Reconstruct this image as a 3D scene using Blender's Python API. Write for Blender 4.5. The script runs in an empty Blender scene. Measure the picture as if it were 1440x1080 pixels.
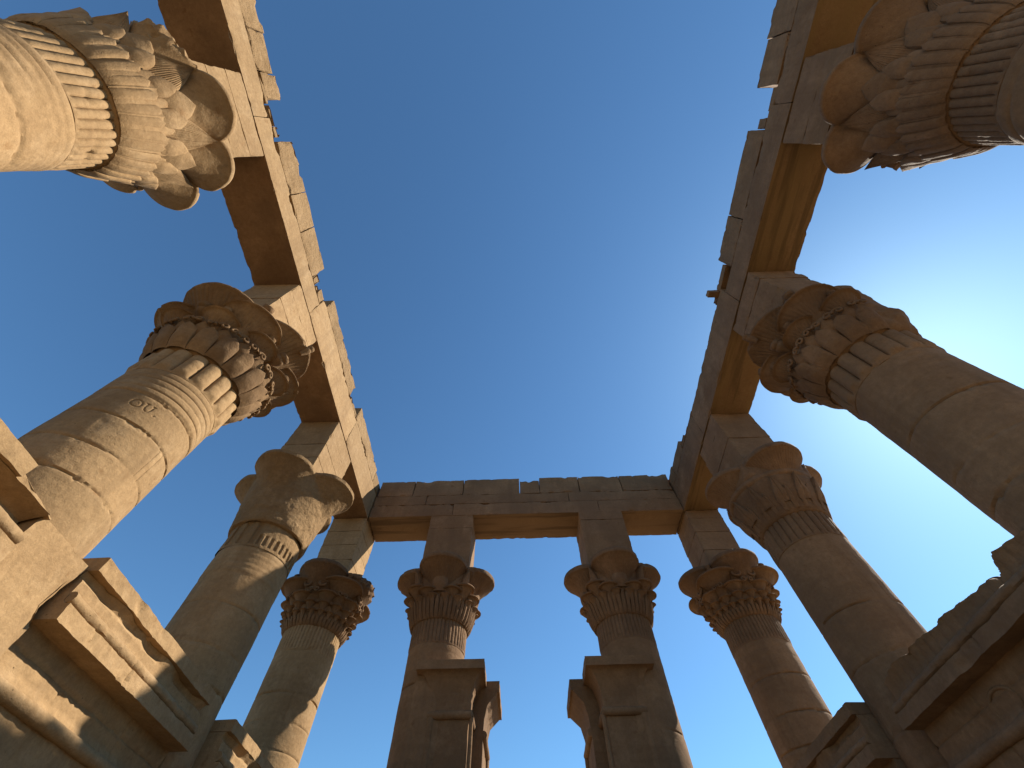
import bpy, math, random
import numpy as np
from mathutils import Matrix, Vector
R = math.radians
scene = bpy.context.scene
col = scene.collection

# ------------------------------------------------------------------ camera
cam_d = bpy.data.cameras.new("camera"); cam = bpy.data.objects.new("camera", cam_d); col.objects.link(cam)
RR = Vector((0.9996754, 0.0224214, -0.0120979)); UU = Vector((0.0254630, -0.8635718, 0.5035825)); FF = Vector((-0.0008436, 0.5037271, 0.8638624))
m3 = Matrix((RR, UU, -FF)).transposed()
cam.matrix_world = Matrix.Translation((0, 0, 1.6)) @ m3.to_4x4()
cam_d.sensor_width = 36.0; cam_d.lens = 582.437 / 1440 * 36; cam_d.clip_start = 0.05; cam_d.clip_end = 6000
scene.camera = cam
# ------------------------------------------------------------------ sky and sun
SUN_EL, SUN_AZ = R(38.6), R(63.0)          # azimuth clockwise from +Y
w = bpy.data.worlds.new("World"); scene.world = w; w.use_nodes = True
nt = w.node_tree; bg = nt.nodes["Background"]
sky = nt.nodes.new("ShaderNodeTexSky"); sky.sky_type = 'NISHITA'; sky.sun_disc = False
sky.sun_elevation = SUN_EL; sky.sun_rotation = SUN_AZ
sky.altitude = 200; sky.air_density = 1.0; sky.dust_density = 0.4; sky.ozone_density = 1.8
tint = nt.nodes.new("ShaderNodeMix"); tint.data_type = 'RGBA'; tint.blend_type = 'MULTIPLY'; tint.inputs[0].default_value = 1.0
tint.inputs[7].default_value = (0.65, 1.0, 1.18, 1)
nt.links.new(sky.outputs[0], tint.inputs[6]); nt.links.new(tint.outputs[2], bg.inputs[0]); bg.inputs[1].default_value = 0.077
sd = bpy.data.lights.new("sun", 'SUN'); sd.energy = 5.0; sd.angle = R(0.53); sd.color = (1.0, 0.91, 0.77)
so = bpy.data.objects.new("sun", sd); col.objects.link(so)
sdir = Vector((math.sin(SUN_AZ) * math.cos(SUN_EL), math.cos(SUN_AZ) * math.cos(SUN_EL), math.sin(SUN_EL)))
so.rotation_euler = sdir.to_track_quat('Z', 'Y').to_euler(); so.location = sdir * 60
scene.view_settings.view_transform = 'Standard'; scene.view_settings.look = 'None'
scene.view_settings.exposure = 0.93; scene.view_settings.gamma = 1.0; scene.view_settings.use_curve_mapping = False
scene.cycles.max_bounces = 8; scene.cycles.diffuse_bounces = 6

# ------------------------------------------------------------------ noise
def _hash(i, j, k, s):
    h = (i.astype(np.int64) * 374761393 + j.astype(np.int64) * 668265263 + k.astype(np.int64) * 2147483647 + s * 974634777) & 0xFFFFFFFF
    h = ((h ^ (h >> 13)) * 1274126177) & 0xFFFFFFFF
    h = ((h ^ (h >> 16)) * 2246822519) & 0xFFFFFFFF
    return ((h ^ (h >> 15)) & 0xFFFFFF) / float(0xFFFFFF)
def vn(p, s=0):                                   # value noise, -1..1
    f = np.floor(p); t = p - f; t = t * t * (3 - 2 * t); f = f.astype(np.int64)
    x, y, z = f[:, 0], f[:, 1], f[:, 2]; out = 0
    for a in (0, 1):
        wa = t[:, 0] if a else 1 - t[:, 0]
        for b in (0, 1):
            wb = t[:, 1] if b else 1 - t[:, 1]
            for c in (0, 1):
                wc = t[:, 2] if c else 1 - t[:, 2]
                out = out + wa * wb * wc * _hash(x + a, y + b, z + c, s)
    return out * 2 - 1
def fbm(p, s=0, o=3):
    r = 0; a = 1; q = np.asarray(p, float)
    for i in range(o):
        r = r + a * vn(q, s + i * 17); a *= .5; q = q * 2.03 + 5.1
    return r
def pl(x, xs, ys): return np.interp(x, xs, ys)
def smax(a, b, k):
    h = np.clip(.5 + .5 * (a - b) / k, 0, 1); return b + (a - b) * h + k * h * (1 - h)
def sstep(x, a, b):
    t = np.clip((x - a) / (b - a), 0, 1); return t * t * (3 - 2 * t)

# ------------------------------------------------------------------ materials
def stone(name, base, dark, light, stain=(0, 0, 0), stain_amt=0.0, bump=0.35, ochre=None, ochre_axis=None):
    m = bpy.data.materials.new(name); m.use_nodes = True; t = m.node_tree; N = t.nodes; L = t.links
    b = N["Principled BSDF"]; b.inputs["Roughness"].default_value = .93
    b.inputs["Specular IOR Level"].default_value = .15
    g = N.new("ShaderNodeNewGeometry")
    def noise(sc, det, rough=.55, scale=None):
        n = N.new("ShaderNodeTexNoise"); n.inputs["Scale"].default_value = sc; n.inputs["Detail"].default_value = det
        n.inputs["Roughness"].default_value = rough
        if scale:
            mp = N.new("ShaderNodeMapping"); mp.inputs["Scale"].default_value = scale
            L.new(g.outputs["Position"], mp.inputs["Vector"]); L.new(mp.outputs[0], n.inputs["Vector"])
        else: L.new(g.outputs["Position"], n.inputs["Vector"])
        return n.outputs["Fac"]
    def ramp(f, a, c, pa=.35, pc=.65):
        r = N.new("ShaderNodeValToRGB"); r.color_ramp.elements[0].position = pa; r.color_ramp.elements[1].position = pc
        r.color_ramp.elements[0].color = a; r.color_ramp.elements[1].color = c; L.new(f, r.inputs[0]); return r.outputs[0]
    def mix(f, a, c, mode='MIX'):
        x = N.new("ShaderNodeMix"); x.data_type = 'RGBA'; x.blend_type = mode
        if isinstance(f, float): x.inputs[0].default_value = f
        else: L.new(f, x.inputs[0])
        for s, v in ((6, a), (7, c)):
            if isinstance(v, tuple): x.inputs[s].default_value = v
            else: L.new(v, x.inputs[s])
        return x.outputs[2]
    B = base + (1,); D = dark + (1,); H = light + (1,)
    c = ramp(noise(.55, 5), D, B, .3, .55)
    c = mix(ramp(noise(1.7, 6, .65), (0, 0, 0, 1), (1, 1, 1, 1), .5, .72), c, H)
    # bedding of the sandstone: faint level streaks
    c = mix(ramp(noise(1.0, 4, .6, (.5, .5, 7)), (0, 0, 0, 1), (.55, .55, .55, 1), .5, .75), c, D)
    # sandy grain and pits
    c = mix(.55, c, ramp(noise(55, 3, .7), (.78, .76, .74, 1), (1.12, 1.12, 1.1, 1), .3, .7), 'MULTIPLY')
    c = mix(.8, c, ramp(noise(13, 5, .7), (.80, .78, .76, 1), (1.12, 1.12, 1.11, 1), .32, .68), 'MULTIPLY')
    # rain streaks running down and old rust-brown spots
    c = mix(ramp(noise(2.2, 4, .6, (1.6, 1.6, .12)), (0, 0, 0, 1), (.6, .6, .6, 1), .52, .72), c, tuple(x * .86 for x in dark) + (1,))
    c = mix(ramp(noise(4.5, 3, .5), (0, 0, 0, 1), (.5, .5, .5, 1), .66, .74), c, (dark[0] * .75, dark[1] * .62, dark[2] * .5, 1))
    v = N.new("ShaderNodeTexVoronoi"); v.inputs["Scale"].default_value = 9; L.new(g.outputs["Position"], v.inputs["Vector"])
    pit = ramp(v.outputs["Distance"], (1, 1, 1, 1), (0, 0, 0, 1), .05, .10)
    pitm = mix(ramp(noise(.9, 2), (0, 0, 0, 1), (1, 1, 1, 1), .52, .6), (0, 0, 0, 1), pit)
    c = mix(pitm, c, tuple(x * .55 for x in dark) + (1,))
    if ochre:
        s = (1.6, .12, 1.6) if ochre_axis == 'y' else (.12, 1.6, 1.6)
        c = mix(ramp(noise(1.3, 4, .6, s), (.15, .15, .15, 1), (1, 1, 1, 1), .36, .58), c, ochre + (1,))
        c = mix(ramp(noise(1.9, 3, .6, s), (0, 0, 0, 1), (.75, .75, .75, 1), .52, .62), c, tuple(x * .55 for x in ochre) + (1,))
    if stain_amt:
        c = mix(ramp(noise(.8, 5, .6), (0, 0, 0, 1), (stain_amt,) * 3 + (1,), .42, .62), c, stain + (1,))
    at = N.new("ShaderNodeAttribute"); at.attribute_name = "tone"
    oi = N.new("ShaderNodeObjectInfo")
    a1 = N.new("ShaderNodeMath"); a1.operation = 'MULTIPLY_ADD'; L.new(oi.outputs["Random"], a1.inputs[0]); a1.inputs[1].default_value = .16; a1.inputs[2].default_value = .92
    a2 = N.new("ShaderNodeMath"); a2.operation = 'ADD'; L.new(a1.outputs[0], a2.inputs[0]); L.new(at.outputs["Fac"], a2.inputs[1])
    cc = N.new("ShaderNodeCombineColor"); [L.new(a2.outputs[0], cc.inputs[q]) for q in range(3)]
    c = mix(1.0, c, cc.outputs[0], 'MULTIPLY')
    L.new(c, b.inputs["Base Color"])
    def bmp(h, st, dist, prev=None):
        x = N.new("ShaderNodeBump"); x.inputs["Strength"].default_value = st; x.inputs["Distance"].default_value = dist
        L.new(h, x.inputs["Height"])
        if prev: L.new(prev, x.inputs["Normal"])
        return x.outputs[0]
    n1 = bmp(noise(6, 6, .65), bump, .05)
    n1b = bmp(noise(19, 5, .7), bump * .9, .02, n1); n2 = bmp(noise(70, 3, .7), bump * .8, .008, n1b)
    inv = N.new("ShaderNodeMath"); inv.operation = 'SUBTRACT'; inv.inputs[0].default_value = 1
    L.new(pitm, inv.inputs[1])
    n3 = bmp(inv.outputs[0], .5, .02, n2)
    L.new(n3, b.inputs["Normal"])
    return m
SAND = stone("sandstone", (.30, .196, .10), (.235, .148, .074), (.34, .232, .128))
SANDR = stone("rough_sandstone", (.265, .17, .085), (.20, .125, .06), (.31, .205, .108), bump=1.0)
SHADED = stone("shaded_sandstone", (.235, .143, .078), (.175, .103, .054), (.275, .172, .097), stain=(.14, .085, .048), stain_amt=.6)  # darker copy of the sandstone for unlit masonry; shade put into its colour
CAP_SHADED = stone("shaded_weathered_sandstone", (.215, .13, .072), (.155, .091, .05), (.26, .16, .092), stain=(.11, .067, .04), stain_amt=.5, bump=.5)  # weathered capital stone of the shaded columns, shade painted in as a darker tone
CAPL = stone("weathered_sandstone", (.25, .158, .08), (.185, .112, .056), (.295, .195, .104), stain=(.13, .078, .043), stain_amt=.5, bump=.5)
CAP_DEEP_SHADE = stone("deep_shade_weathered_sandstone", (.19, .115, .062), (.14, .083, .044), (.235, .146, .08), stain=(.10, .06, .035), stain_amt=.5, bump=.5)  # left corner capital: its shadow is deepened by a darker stone colour
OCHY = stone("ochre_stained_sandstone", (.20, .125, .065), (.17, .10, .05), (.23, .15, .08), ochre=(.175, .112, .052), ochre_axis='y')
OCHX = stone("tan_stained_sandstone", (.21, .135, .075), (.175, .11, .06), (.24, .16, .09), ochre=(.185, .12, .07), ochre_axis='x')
DIRT = stone("sandy_ground", (.31, .225, .135), (.255, .185, .11), (.35, .255, .155))

# ------------------------------------------------------------------ mesh helpers
def make(name, V, F, mat, parent=None, smooth=True, ang=.7, tris=None, tone=None):
    V = np.asarray(V, np.float32).reshape(-1, 3); F = np.asarray(F, np.int32).reshape(-1, 4)
    me = bpy.data.meshes.new(name)
    nT = 0 if tris is None else len(tris)
    me.vertices.add(len(V)); me.vertices.foreach_set("co", V.ravel())
    loops = F.ravel() if not nT else np.concatenate([F.ravel(), np.asarray(tris, np.int32).ravel()])
    me.loops.add(len(loops)); me.loops.foreach_set("vertex_index", loops)
    st = np.arange(len(F)) * 4
    if nT: st = np.concatenate([st, len(F) * 4 + np.arange(nT) * 3])
    me.polygons.add(len(st)); me.polygons.foreach_set("loop_start", st.astype(np.int32))
    me.update(calc_edges=True); me.validate()
    me.polygons.foreach_set("use_smooth", np.full(len(me.polygons), smooth))
    if smooth: me.set_sharp_from_angle(angle=ang)
    if tone is not None and len(tone) == len(me.vertices):
        me.attributes.new('tone', 'FLOAT', 'POINT').data.foreach_set('value', np.asarray(tone, np.float32).ravel())
    for mm in (mat if isinstance(mat, (list, tuple)) else [mat]): me.materials.append(mm)
    o = bpy.data.objects.new(name, me); col.objects.link(o)
    if parent: o.parent = parent
    return o
def grid_faces(nv, nu, wrap=True, off=0):
    i = np.arange(nv - 1)[:, None]; n2 = nu if wrap else nu - 1; j = np.arange(n2)[None, :]
    a = i * nu + j; b = i * nu + (j + 1) % nu
    return np.stack([a, b, b + nu, a + nu], -1).reshape(-1, 4) + off
def polar(r, th, z): return np.stack([r * np.cos(th), r * np.sin(th), z], -1)
def tube(pts, rad, n=8):                           # swept tube with closed rounded ends
    pts = np.asarray(pts, float); k = len(pts); rad = np.broadcast_to(np.asarray(rad, float), (k,)).copy()
    T = np.gradient(pts, axis=0); T /= np.linalg.norm(T, axis=1)[:, None] + 1e-9
    up = np.array([.31, .17, .93]); A = np.cross(T, up); A /= np.linalg.norm(A, axis=1)[:, None] + 1e-9; Bn = np.cross(T, A)
    pts = np.vstack([pts[:1] - T[:1] * rad[0] * .3, pts, pts[-1:] + T[-1:] * rad[-1] * .3])
    A = np.vstack([A[:1], A, A[-1:]]); Bn = np.vstack([Bn[:1], Bn, Bn[-1:]]); rad = np.concatenate([[.002], rad, [.002]])
    t = np.linspace(0, 2 * math.pi, n, endpoint=False)
    V = pts[:, None] + rad[:, None, None] * (np.cos(t)[None, :, None] * A[:, None] + np.sin(t)[None, :, None] * Bn[:, None])
    return V.reshape(-1, 3), grid_faces(k + 2, n)
def join(parts):
    Vs, Fs, o = [], [], 0
    for V, F in parts:
        Vs.append(np.asarray(V).reshape(-1, 3)); Fs.append(np.asarray(F) + o); o += len(Vs[-1])
    return np.vstack(Vs), np.vstack(Fs)
def rough_box(x0, x1, y0, y1, z0, z1, cell=.09, amp=.008, chip=.05, seed=0, maxn=140, freq=2.6, topjag=0., joint=None):
    lo = np.array([x0, y0, z0]); hi = np.array([x1, y1, z1])
    n = np.clip(np.ceil((hi - lo) / cell).astype(int), 2, maxn)
    def axis(a):
        s = np.linspace(0, 1, n[a] + 1); L_ = hi[a] - lo[a]; e = min(.015 / L_, .2)
        return np.concatenate([[0, e], s[1:-1][(s[1:-1] > e * 1.5) & (s[1:-1] < 1 - e * 1.5)], [1 - e, 1]])
    ax = [axis(a) for a in range(3)]; Vs, Fs, off = [], [], 0
    keys = {}
    for a in range(3):
        b, c = (a + 1) % 3, (a + 2) % 3
        for side in (0, 1):
            gb, gc = np.meshgrid(np.arange(len(ax[b])), np.arange(len(ax[c])), indexing='ij')
            idx = np.zeros(gb.shape + (3,), int); idx[..., a] = 0 if side == 0 else len(ax[a]) - 1; idx[..., b] = gb; idx[..., c] = gc
            f = grid_faces(gb.shape[0], gb.shape[1], False)
            if side == 0: f = f[:, ::-1]
            Vs.append(idx.reshape(-1, 3)); Fs.append(f + off); off += gb.size
    I = np.vstack(Vs); F = np.vstack(Fs)
    K = (I[:, 0] * 4096 + I[:, 1]) * 4096 + I[:, 2]
    u, first, inv = np.unique(K, return_index=True, return_inverse=True)
    I = I[first]; F = inv.reshape(-1)[F]
    t = np.stack([ax[a][I[:, a]] for a in range(3)], 1); P = lo + t * (hi - lo)
    q = P * freq + seed * 7.3
    base = (fbm(q, seed) * .5 + .5) * amp
    ch = np.clip(fbm(P * freq * 1.3 + 31 + seed, seed + 5) - .25, 0, 1) * chip
    fine = np.clip(vn(P * 14 + seed, seed + 9), 0, 1) * min(chip, .03) * .35
    on = np.zeros((len(P), 3)); d = np.zeros((len(P), 3))
    for a in range(3):
        on[:, a] = (I[:, a] == len(ax[a]) - 1).astype(float) - (I[:, a] == 0)
        d[:, a] = np.minimum(P[:, a] - lo[a], hi[a] - P[:, a])
    if joint is not None: d[:, joint] += .055
    ds = np.sort(d, axis=1); edge = np.exp(-(ds[:, 1] / .07) ** 2)     # distance to the nearest edge
    disp = base + (ch + fine) * edge
    P = P - on * disp[:, None]
    if topjag:
        top = on[:, 2] > 0
        P[top, 2] -= np.clip(fbm(P[top] * 1.7 + seed, seed + 3) * .6 + .2, 0, 1) * topjag + np.clip(fbm(P[top] * 5.5 + seed, seed + 4, 2) - .1, 0, 1) * topjag * .8
    return P, F
def empty(name, label, cat, loc, group=None):
    o = bpy.data.objects.new(name, None); col.objects.link(o); o.location = loc; o.empty_display_size = .3
    o["label"] = label; o["category"] = cat; o["kind"] = "thing"
    if group: o["group"] = group
    return o

# ------------------------------------------------------------------ ground
gx = np.concatenate([[-3000, -300, -60], np.linspace(-20, 20, 41), [60, 300, 3000]])
GX, GY = np.meshgrid(gx, gx, indexing='ij'); GP = np.stack([GX, GY, np.zeros_like(GX)], -1).reshape(-1, 3)
g = make("ground", GP, grid_faces(len(gx), len(gx), False), DIRT); g["kind"] = "structure"

# ------------------------------------------------------------------ columns
def shaft(c, rings, seed, letters=False, mat=SAND, ring_amp=.014):
    zs = [-.3, .5, 1, 1.5, 2, 2.5, 3] + list(np.arange(3.1, 7.9, .028 if not letters else .02)) + [7.9]
    if letters: zs = [-.3, 1, 2, 3, 4] + list(np.arange(4.1, 6.85, .022)) + list(np.arange(6.85, 7.15, .008)) + list(np.arange(7.15, 7.9, .015)) + [7.9]
    zs = np.array(zs); nu = 200 if not letters else 520
    th = np.linspace(-math.pi, math.pi, nu, endpoint=False)
    T, Z = np.meshgrid(th, zs); rnd = random.Random(seed)
    r = np.full(T.shape, .8); r = r + (7.9 - Z) * .004
    P = polar(np.full_like(T, .8), T, Z).reshape(-1, 3) + np.array([c[0], c[1], 0])
    n_low = fbm(P * 1.1, seed).reshape(T.shape); n_mid = fbm(P * 5, seed + 2).reshape(T.shape)
    n_hi = vn(P * 22, seed + 4).reshape(T.shape)
    r += .007 * n_low + .0025 * n_mid
    wob = .012 * n_low + .008 * n_mid
    js = letters and [5.59, 6.08, 6.65, 7.22] or None
    if not js:
        js = []; z = 3.1 + rnd.random() * .4
        while z < 7.2: js.append(z); z += rnd.uniform(.5, .95)
    js = [3.3, 4.0, 4.8] + js if letters else js
    for k, j in enumerate(js):
        d = np.abs(Z + wob - j)
        strength = np.clip(.55 + .9 * vn(np.stack([T.ravel() * 1.3, np.full(T.size, j * 9.), np.full(T.size, seed * 1.)], 1), k).reshape(T.shape), .12, 1.2)
        r -= .034 * strength * np.exp(-(d / .015) ** 2)
        r -= np.clip(n_mid * .8 + n_hi * .5 - .35, 0, 1) * .05 * strength * np.exp(-(d / .045) ** 2)
    # upright joints between the pieces of a drum
    bounds = [0] + js + [7.25]; tone = np.zeros_like(T)
    for a, b in zip(bounds[:-1], bounds[1:]):
        cuts = []
        for _ in range(3):
            t0 = rnd.uniform(-math.pi, math.pi); cuts.append(t0)
            d = np.abs((T - t0 + math.pi) % (2 * math.pi) - math.pi) * .8 + np.abs(.006 * n_mid)
            r -= .012 * np.exp(-(d / .010) ** 2) * ((Z > a) & (Z < b))
        cuts.sort(); zone = (Z + wob > a) & (Z + wob <= b)
        for q in range(3):
            sel = ((T > cuts[q]) & (T <= cuts[(q + 1) % 3])) if q < 2 else ((T > cuts[2]) | (T <= cuts[0]))
            tone[zone & sel] = rnd.uniform(-.10, .10)
    # bruises
    r -= np.clip(fbm(P * 3.1 + 9, seed + 8, 2).reshape(T.shape) - .85, 0, 1) * .02
    if rings:
        z0, z1, n = 7.25, 7.88, rings
        x = (Z - z0) / (z1 - z0) * n; inb = sstep(Z, z0 - .01, z0 + .01) * (1 - sstep(Z, z1 - .01, z1 + .01))
        band = np.sqrt(np.clip(1 - (2 * (x % 1) - 1) ** 4, 0, 1))
        wear = np.clip(.8 + .8 * n_low, .25, 1.1)
        r += inb * (band - .35) * ring_amp * 2 * wear
    if letters:
        S = T * .8; out = np.zeros_like(T)
        def seg(p, q):
            p = (R(p[0]) * .8, p[1]); q = (R(q[0]) * .8, q[1]); vx, vy = q[0] - p[0], q[1] - p[1]
            t = np.clip(((S - p[0]) * vx + (Z - p[1]) * vy) / (vx * vx + vy * vy + 1e-9), 0, 1)
            return np.hypot(S - p[0] - t * vx, Z - p[1] - t * vy)
        strokes = []
        O = [(-55 + 5.0 * math.cos(a), 7.0 + .075 * math.sin(a)) for a in np.linspace(0, 2 * math.pi, 15)]
        U = [(-46, 7.07), (-46, 6.99), (-45, 6.95), (-42.8, 6.925), (-40.6, 6.95), (-39.6, 6.99), (-39.6, 7.07)]
        for pl_ in (O, U): strokes += list(zip(pl_[:-1], pl_[1:]))
        strokes += [((-47.2, 7.075), (-44.8, 7.075)), ((-40.8, 7.075), (-38.4, 7.075)), ((-34, 6.93), (-33.3, 6.94))]
        dmin = np.full(T.shape, 9.)
        for p, q in strokes: dmin = np.minimum(dmin, seg(p, q))
        r -= .014 * np.exp(-(dmin / .0085) ** 2)
    V = polar(r, T, Z)
    return V.reshape(-1, 3), grid_faces(len(zs), nu), tone.ravel()

def reed_band(c, n, depth, seed, z0=7.88, z1=8.58, rt=.815, round_=1.0, part=None, per=9, foot=.06):
    zs = np.array([z0 - .004, z0, z0 + .03, z0 + .06, z0 + .09, z0 + .12] + list(np.linspace(z0 + .16, z1 - .08, 12)) + [z1 - .05, z1 - .025, z1])
    nu = n * per; th = np.linspace(-math.pi, math.pi, nu, endpoint=False); T, Z = np.meshgrid(th, zs)
    P = polar(np.full_like(T, .8), T, Z).reshape(-1, 3) + np.array([c[0], c[1], 0])
    s = np.abs(np.sin(T * n / 2)); prof = s ** (.5 * round_)
    a = sstep(Z, z0 + foot * .4, z0 + foot)
    if part is not None: a = a * np.clip(part(T), 0, 1)
    base = .806 + (rt - .806) * sstep(Z, z0, z0 + foot * 1.3)
    r = base - depth * (1 - prof) * a
    r = r - depth * .6 * sstep(Z, z1 - .05, z1) * prof
    r = r + .006 * fbm(P * 2, seed).reshape(T.shape) + .004 * fbm(P * 9, seed + 1).reshape(T.shape)
    r = np.where(Z < z0, .77, r)
    d = np.abs(Z - 8.22 + .02 * fbm(P * 1.5, seed + 4).reshape(T.shape))
    r -= .010 * np.exp(-(d / .012) ** 2)
    r -= np.clip(fbm(P * 3.3 + 4, seed + 7, 2).reshape(T.shape) - .7, 0, 1) * .09
    return polar(r, T, Z).reshape(-1, 3), grid_faces(len(zs), nu)

CORE = ([8.53, 8.54, 8.57, 8.64, 8.8, 9.0, 9.3, 9.6, 9.9, 10.2, 10.24], [.78, .82, .85, .885, .92, .95, .97, .98, 1.0, 1.02, .3])
def core_bell(c, seed, prof=CORE, flutes=0, amp=.02, ftop=9.0, rough=.012):
    zs = np.concatenate([np.array([8.53, 8.54, 8.555, 8.57, 8.6]), np.linspace(8.64, 10.2, 40), [10.24]])
    nu = max(180, flutes * 8); th = np.linspace(-math.pi, math.pi, nu, endpoint=False); T, Z = np.meshgrid(th, zs)
    P = polar(np.full_like(T, 1.), T, Z).reshape(-1, 3) + np.array([c[0], c[1], 0])
    r = np.interp(Z, *prof)
    if flutes:
        r -= amp * (1 - np.abs(np.sin(T * flutes / 2)) ** .6) * (1 - sstep(Z, ftop - .1, ftop)) * sstep(Z, 8.53, 8.6)
    r += rough * fbm(P * 3, seed).reshape(T.shape) + .003 * fbm(P * 12, seed + 1).reshape(T.shape)
    return polar(r, T, Z).reshape(-1, 3), grid_faces(len(zs), nu)

def umbel(c, ang, R1, d1, z0, z1, rim=.13, R0=.3, d0=.6, ribs=0, rib_amp=.012, seed=0, nu=96, brk=None, sq=1.0, bell=2.2, flange=0.):
    """a papyrus flower head: flaring bell leaning out from the column, ending in a thick rim"""
    ts = np.concatenate([np.linspace(0, 1, 22)])
    rows = []
    for t in ts:
        f = t ** bell * .85 + t * .15
        rows.append((z0 + (z1 - z0) * t, R0 + (R1 - R0) * f, d0 + (d1 - d0) * (t ** 1.5), t))
    z_, r_, dd, _ = rows[-1]
    rows += [(z1 + .004, r_ + .010 + flange, dd, 1), (z1 + .016, r_ + .018 + flange, dd, 1), (z1 + rim * .35, r_ + .03 + flange, dd, 1), (z1 + rim * .8, r_ + .02 + flange, dd, 1), (z1 + rim, r_ - .01, dd, 1), (z1 + rim + .005, r_ * .6, dd * .9, 1), (z1 + rim + .006, .01, dd * .8, 1)]
    th = np.linspace(0, 2 * math.pi, nu, endpoint=False)
    V = np.zeros((len(rows), nu, 3))
    for i, (z, r, d, t) in enumerate(rows):
        rr = r * np.ones(nu)
        if ribs and i < 22:
            rr = rr - rib_amp * (1 - np.abs(np.sin(th * ribs / 2)) ** .7) * sstep(t, .35, .6) * (1 - .6 * sstep(t, .97, 1.))
        V[i, :, 0] = d + rr * np.cos(th); V[i, :, 1] = rr * np.sin(th) * sq; V[i, :, 2] = z
    V = V.reshape(-1, 3)
    ca, sa = math.cos(ang), math.sin(ang)
    V = np.stack([V[:, 0] * ca - V[:, 1] * sa, V[:, 0] * sa + V[:, 1] * ca, V[:, 2]], 1)
    W = V + np.array([c[0], c[1], 0])
    sc = min(1, R1 / .5)
    n = fbm(W * (3 / sc), seed) * .014 * sc + np.clip(fbm(W * (5 / sc) + 7, seed + 3, 2) - .55, 0, 1) * -.10 * sc * (np.abs(V[:, 2] - z1 - rim * .5) < rim * .7)
    rad = np.hypot(V[:, 0], V[:, 1]) + 1e-6
    cx, cy = ca * d1, sa * d1
    ld = np.stack([V[:, 0] - cx, V[:, 1] - cy], 1); ll = np.linalg.norm(ld, axis=1)[:, None] + 1e-6
    V[:, :2] += ld / ll * n[:, None]
    if brk is not None:
        rad = np.hypot(V[:, 0], V[:, 1]); lim = brk + .16 * fbm(W * 2.3, seed + 11) + .05 * fbm(W * 9, seed + 12)
        k = np.minimum(1, lim / rad); V[:, :2] *= k[:, None]
        V[:, 2] -= np.where(k < 1, .05 * fbm(W * 6, seed + 13), 0)
    return V, grid_faces(len(rows), nu)

def leaf(W, z0, z1, prof, bulge, tip=1.0, lift=.0, rib=0, mid=0., blunt=.5, nu=13, nv=18, seed=0, under=.05, emerge=0.):
    """one petal hugging the bell at angle 0; W half width in metres"""
    u = np.linspace(-1, 1, nu); v = np.linspace(0, 1, nv); U, Vv = np.meshgrid(u, v)
    wv = np.clip(1 - np.clip((Vv - blunt) / (1 - blunt), 0, 1) ** (1.2 + tip), .02, 1)
    Z = z0 + (z1 - z0) * Vv; rc = np.interp(Z, *prof)
    grow = (.55 + .45 * sstep(Vv, 0, .4)) if not emerge else (-.2 + 1.2 * sstep(Vv, 0, emerge))
    b = bulge * np.clip(1 - np.abs(U) ** 3, 0, 1) ** .5 * grow + lift * Vv ** 2
    b = np.where(np.abs(U) > .99, -under, b)
    if rib: b = b - .012 * (1 - np.abs(np.cos(U * rib))) * (np.abs(U) < .95)
    if mid: b = b + mid * np.exp(-(U / .12) ** 2) * (np.abs(U) < .95)
    r = rc + b; th = U * W * wv / rc
    top = np.stack([(rc[-1] - under) * np.cos(th[-1]), (rc[-1] - under) * np.sin(th[-1]), Z[-1] + .004], -1)
    V = np.concatenate([polar(r, th, Z), top[None]], 0)
    return V.reshape(-1, 3), grid_faces(nv + 1, nu, False)
def volute(ang, z, rc, size, hand, rad=.03, turns=1.35):
    t = np.linspace(0, 1, 30); a = t * turns * 2 * math.pi
    rr = size * (1 - .78 * t); s = hand * (size * 1.05 - rr * np.cos(a)); zz = z + rr * np.sin(a)
    r = rc + .03 + .03 * t
    return tube(polar(r, ang + s / rc, zz), rad * (1 - .35 * t), 8)
def stem_arc(ang0, z0, ang1, z1, rc0, rc1, rad=.035, sag=.12):
    t = np.linspace(0, 1, 18)
    a = ang0 + (ang1 - ang0) * sstep(t, 0, 1); z = z0 + (z1 - z0) * t - sag * np.sin(t * math.pi) * 0; r = rc0 + (rc1 - rc0) * t + .02
    return tube(polar(r, a, z), rad, 8)
def bud(ang, z0, z1, r0, r1, rad):
    t = np.linspace(0, 1, 12); pts = polar(r0 + (r1 - r0) * t, np.full(12, ang), z0 + (z1 - z0) * t)
    pr = rad * np.array([.55, .62, .7, .78, .86, .95, 1.0, 1.0, .86, 1.0, 1.0, .92])
    return tube(pts, pr, 14)

def spin(o, ang): o.rotation_euler = (0, 0, ang)
def ring_copies(proto, n, a0=0., keep=None, jit=.0, rnd=None):
    """repeat a part round the capital; copies share the mesh"""
    first = True
    for k in range(n):
        a = a0 + 2 * math.pi * k / n
        if keep is not None and not keep(math.atan2(math.sin(a), math.cos(a))): continue
        if first: o = proto; first = False
        else:
            o = proto.copy(); col.objects.link(o); o.parent = proto.parent
        spin(o, a + (rnd.uniform(-jit, jit) if rnd else 0))
        s = 1 + (rnd.uniform(-.015, .015) if rnd else 0); o.scale = (s, s, 1)

def abacus_mesh(hx, hy, z0, z1, courses, seed, off=(0, 0), jag=.04, brk=None):
    parts = []; z = z0; rnd = random.Random(seed)
    hs = np.array(courses, float); hs = hs / hs.sum() * (z1 - z0)
    for k, h in enumerate(hs):
        e = rnd.uniform(-.012, .012)
        V, F = rough_box(-hx - e + off[0], hx + e * .6 + off[0], -hy - e + off[1], hy + e + off[1], z + .0015, z + h - .0015, .07, .010, jag, seed * 10 + k, joint=2)
        if brk:
            side = brk(V); V = V + side
        parts.append((V, F)); z += h
    return join(parts)

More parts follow.
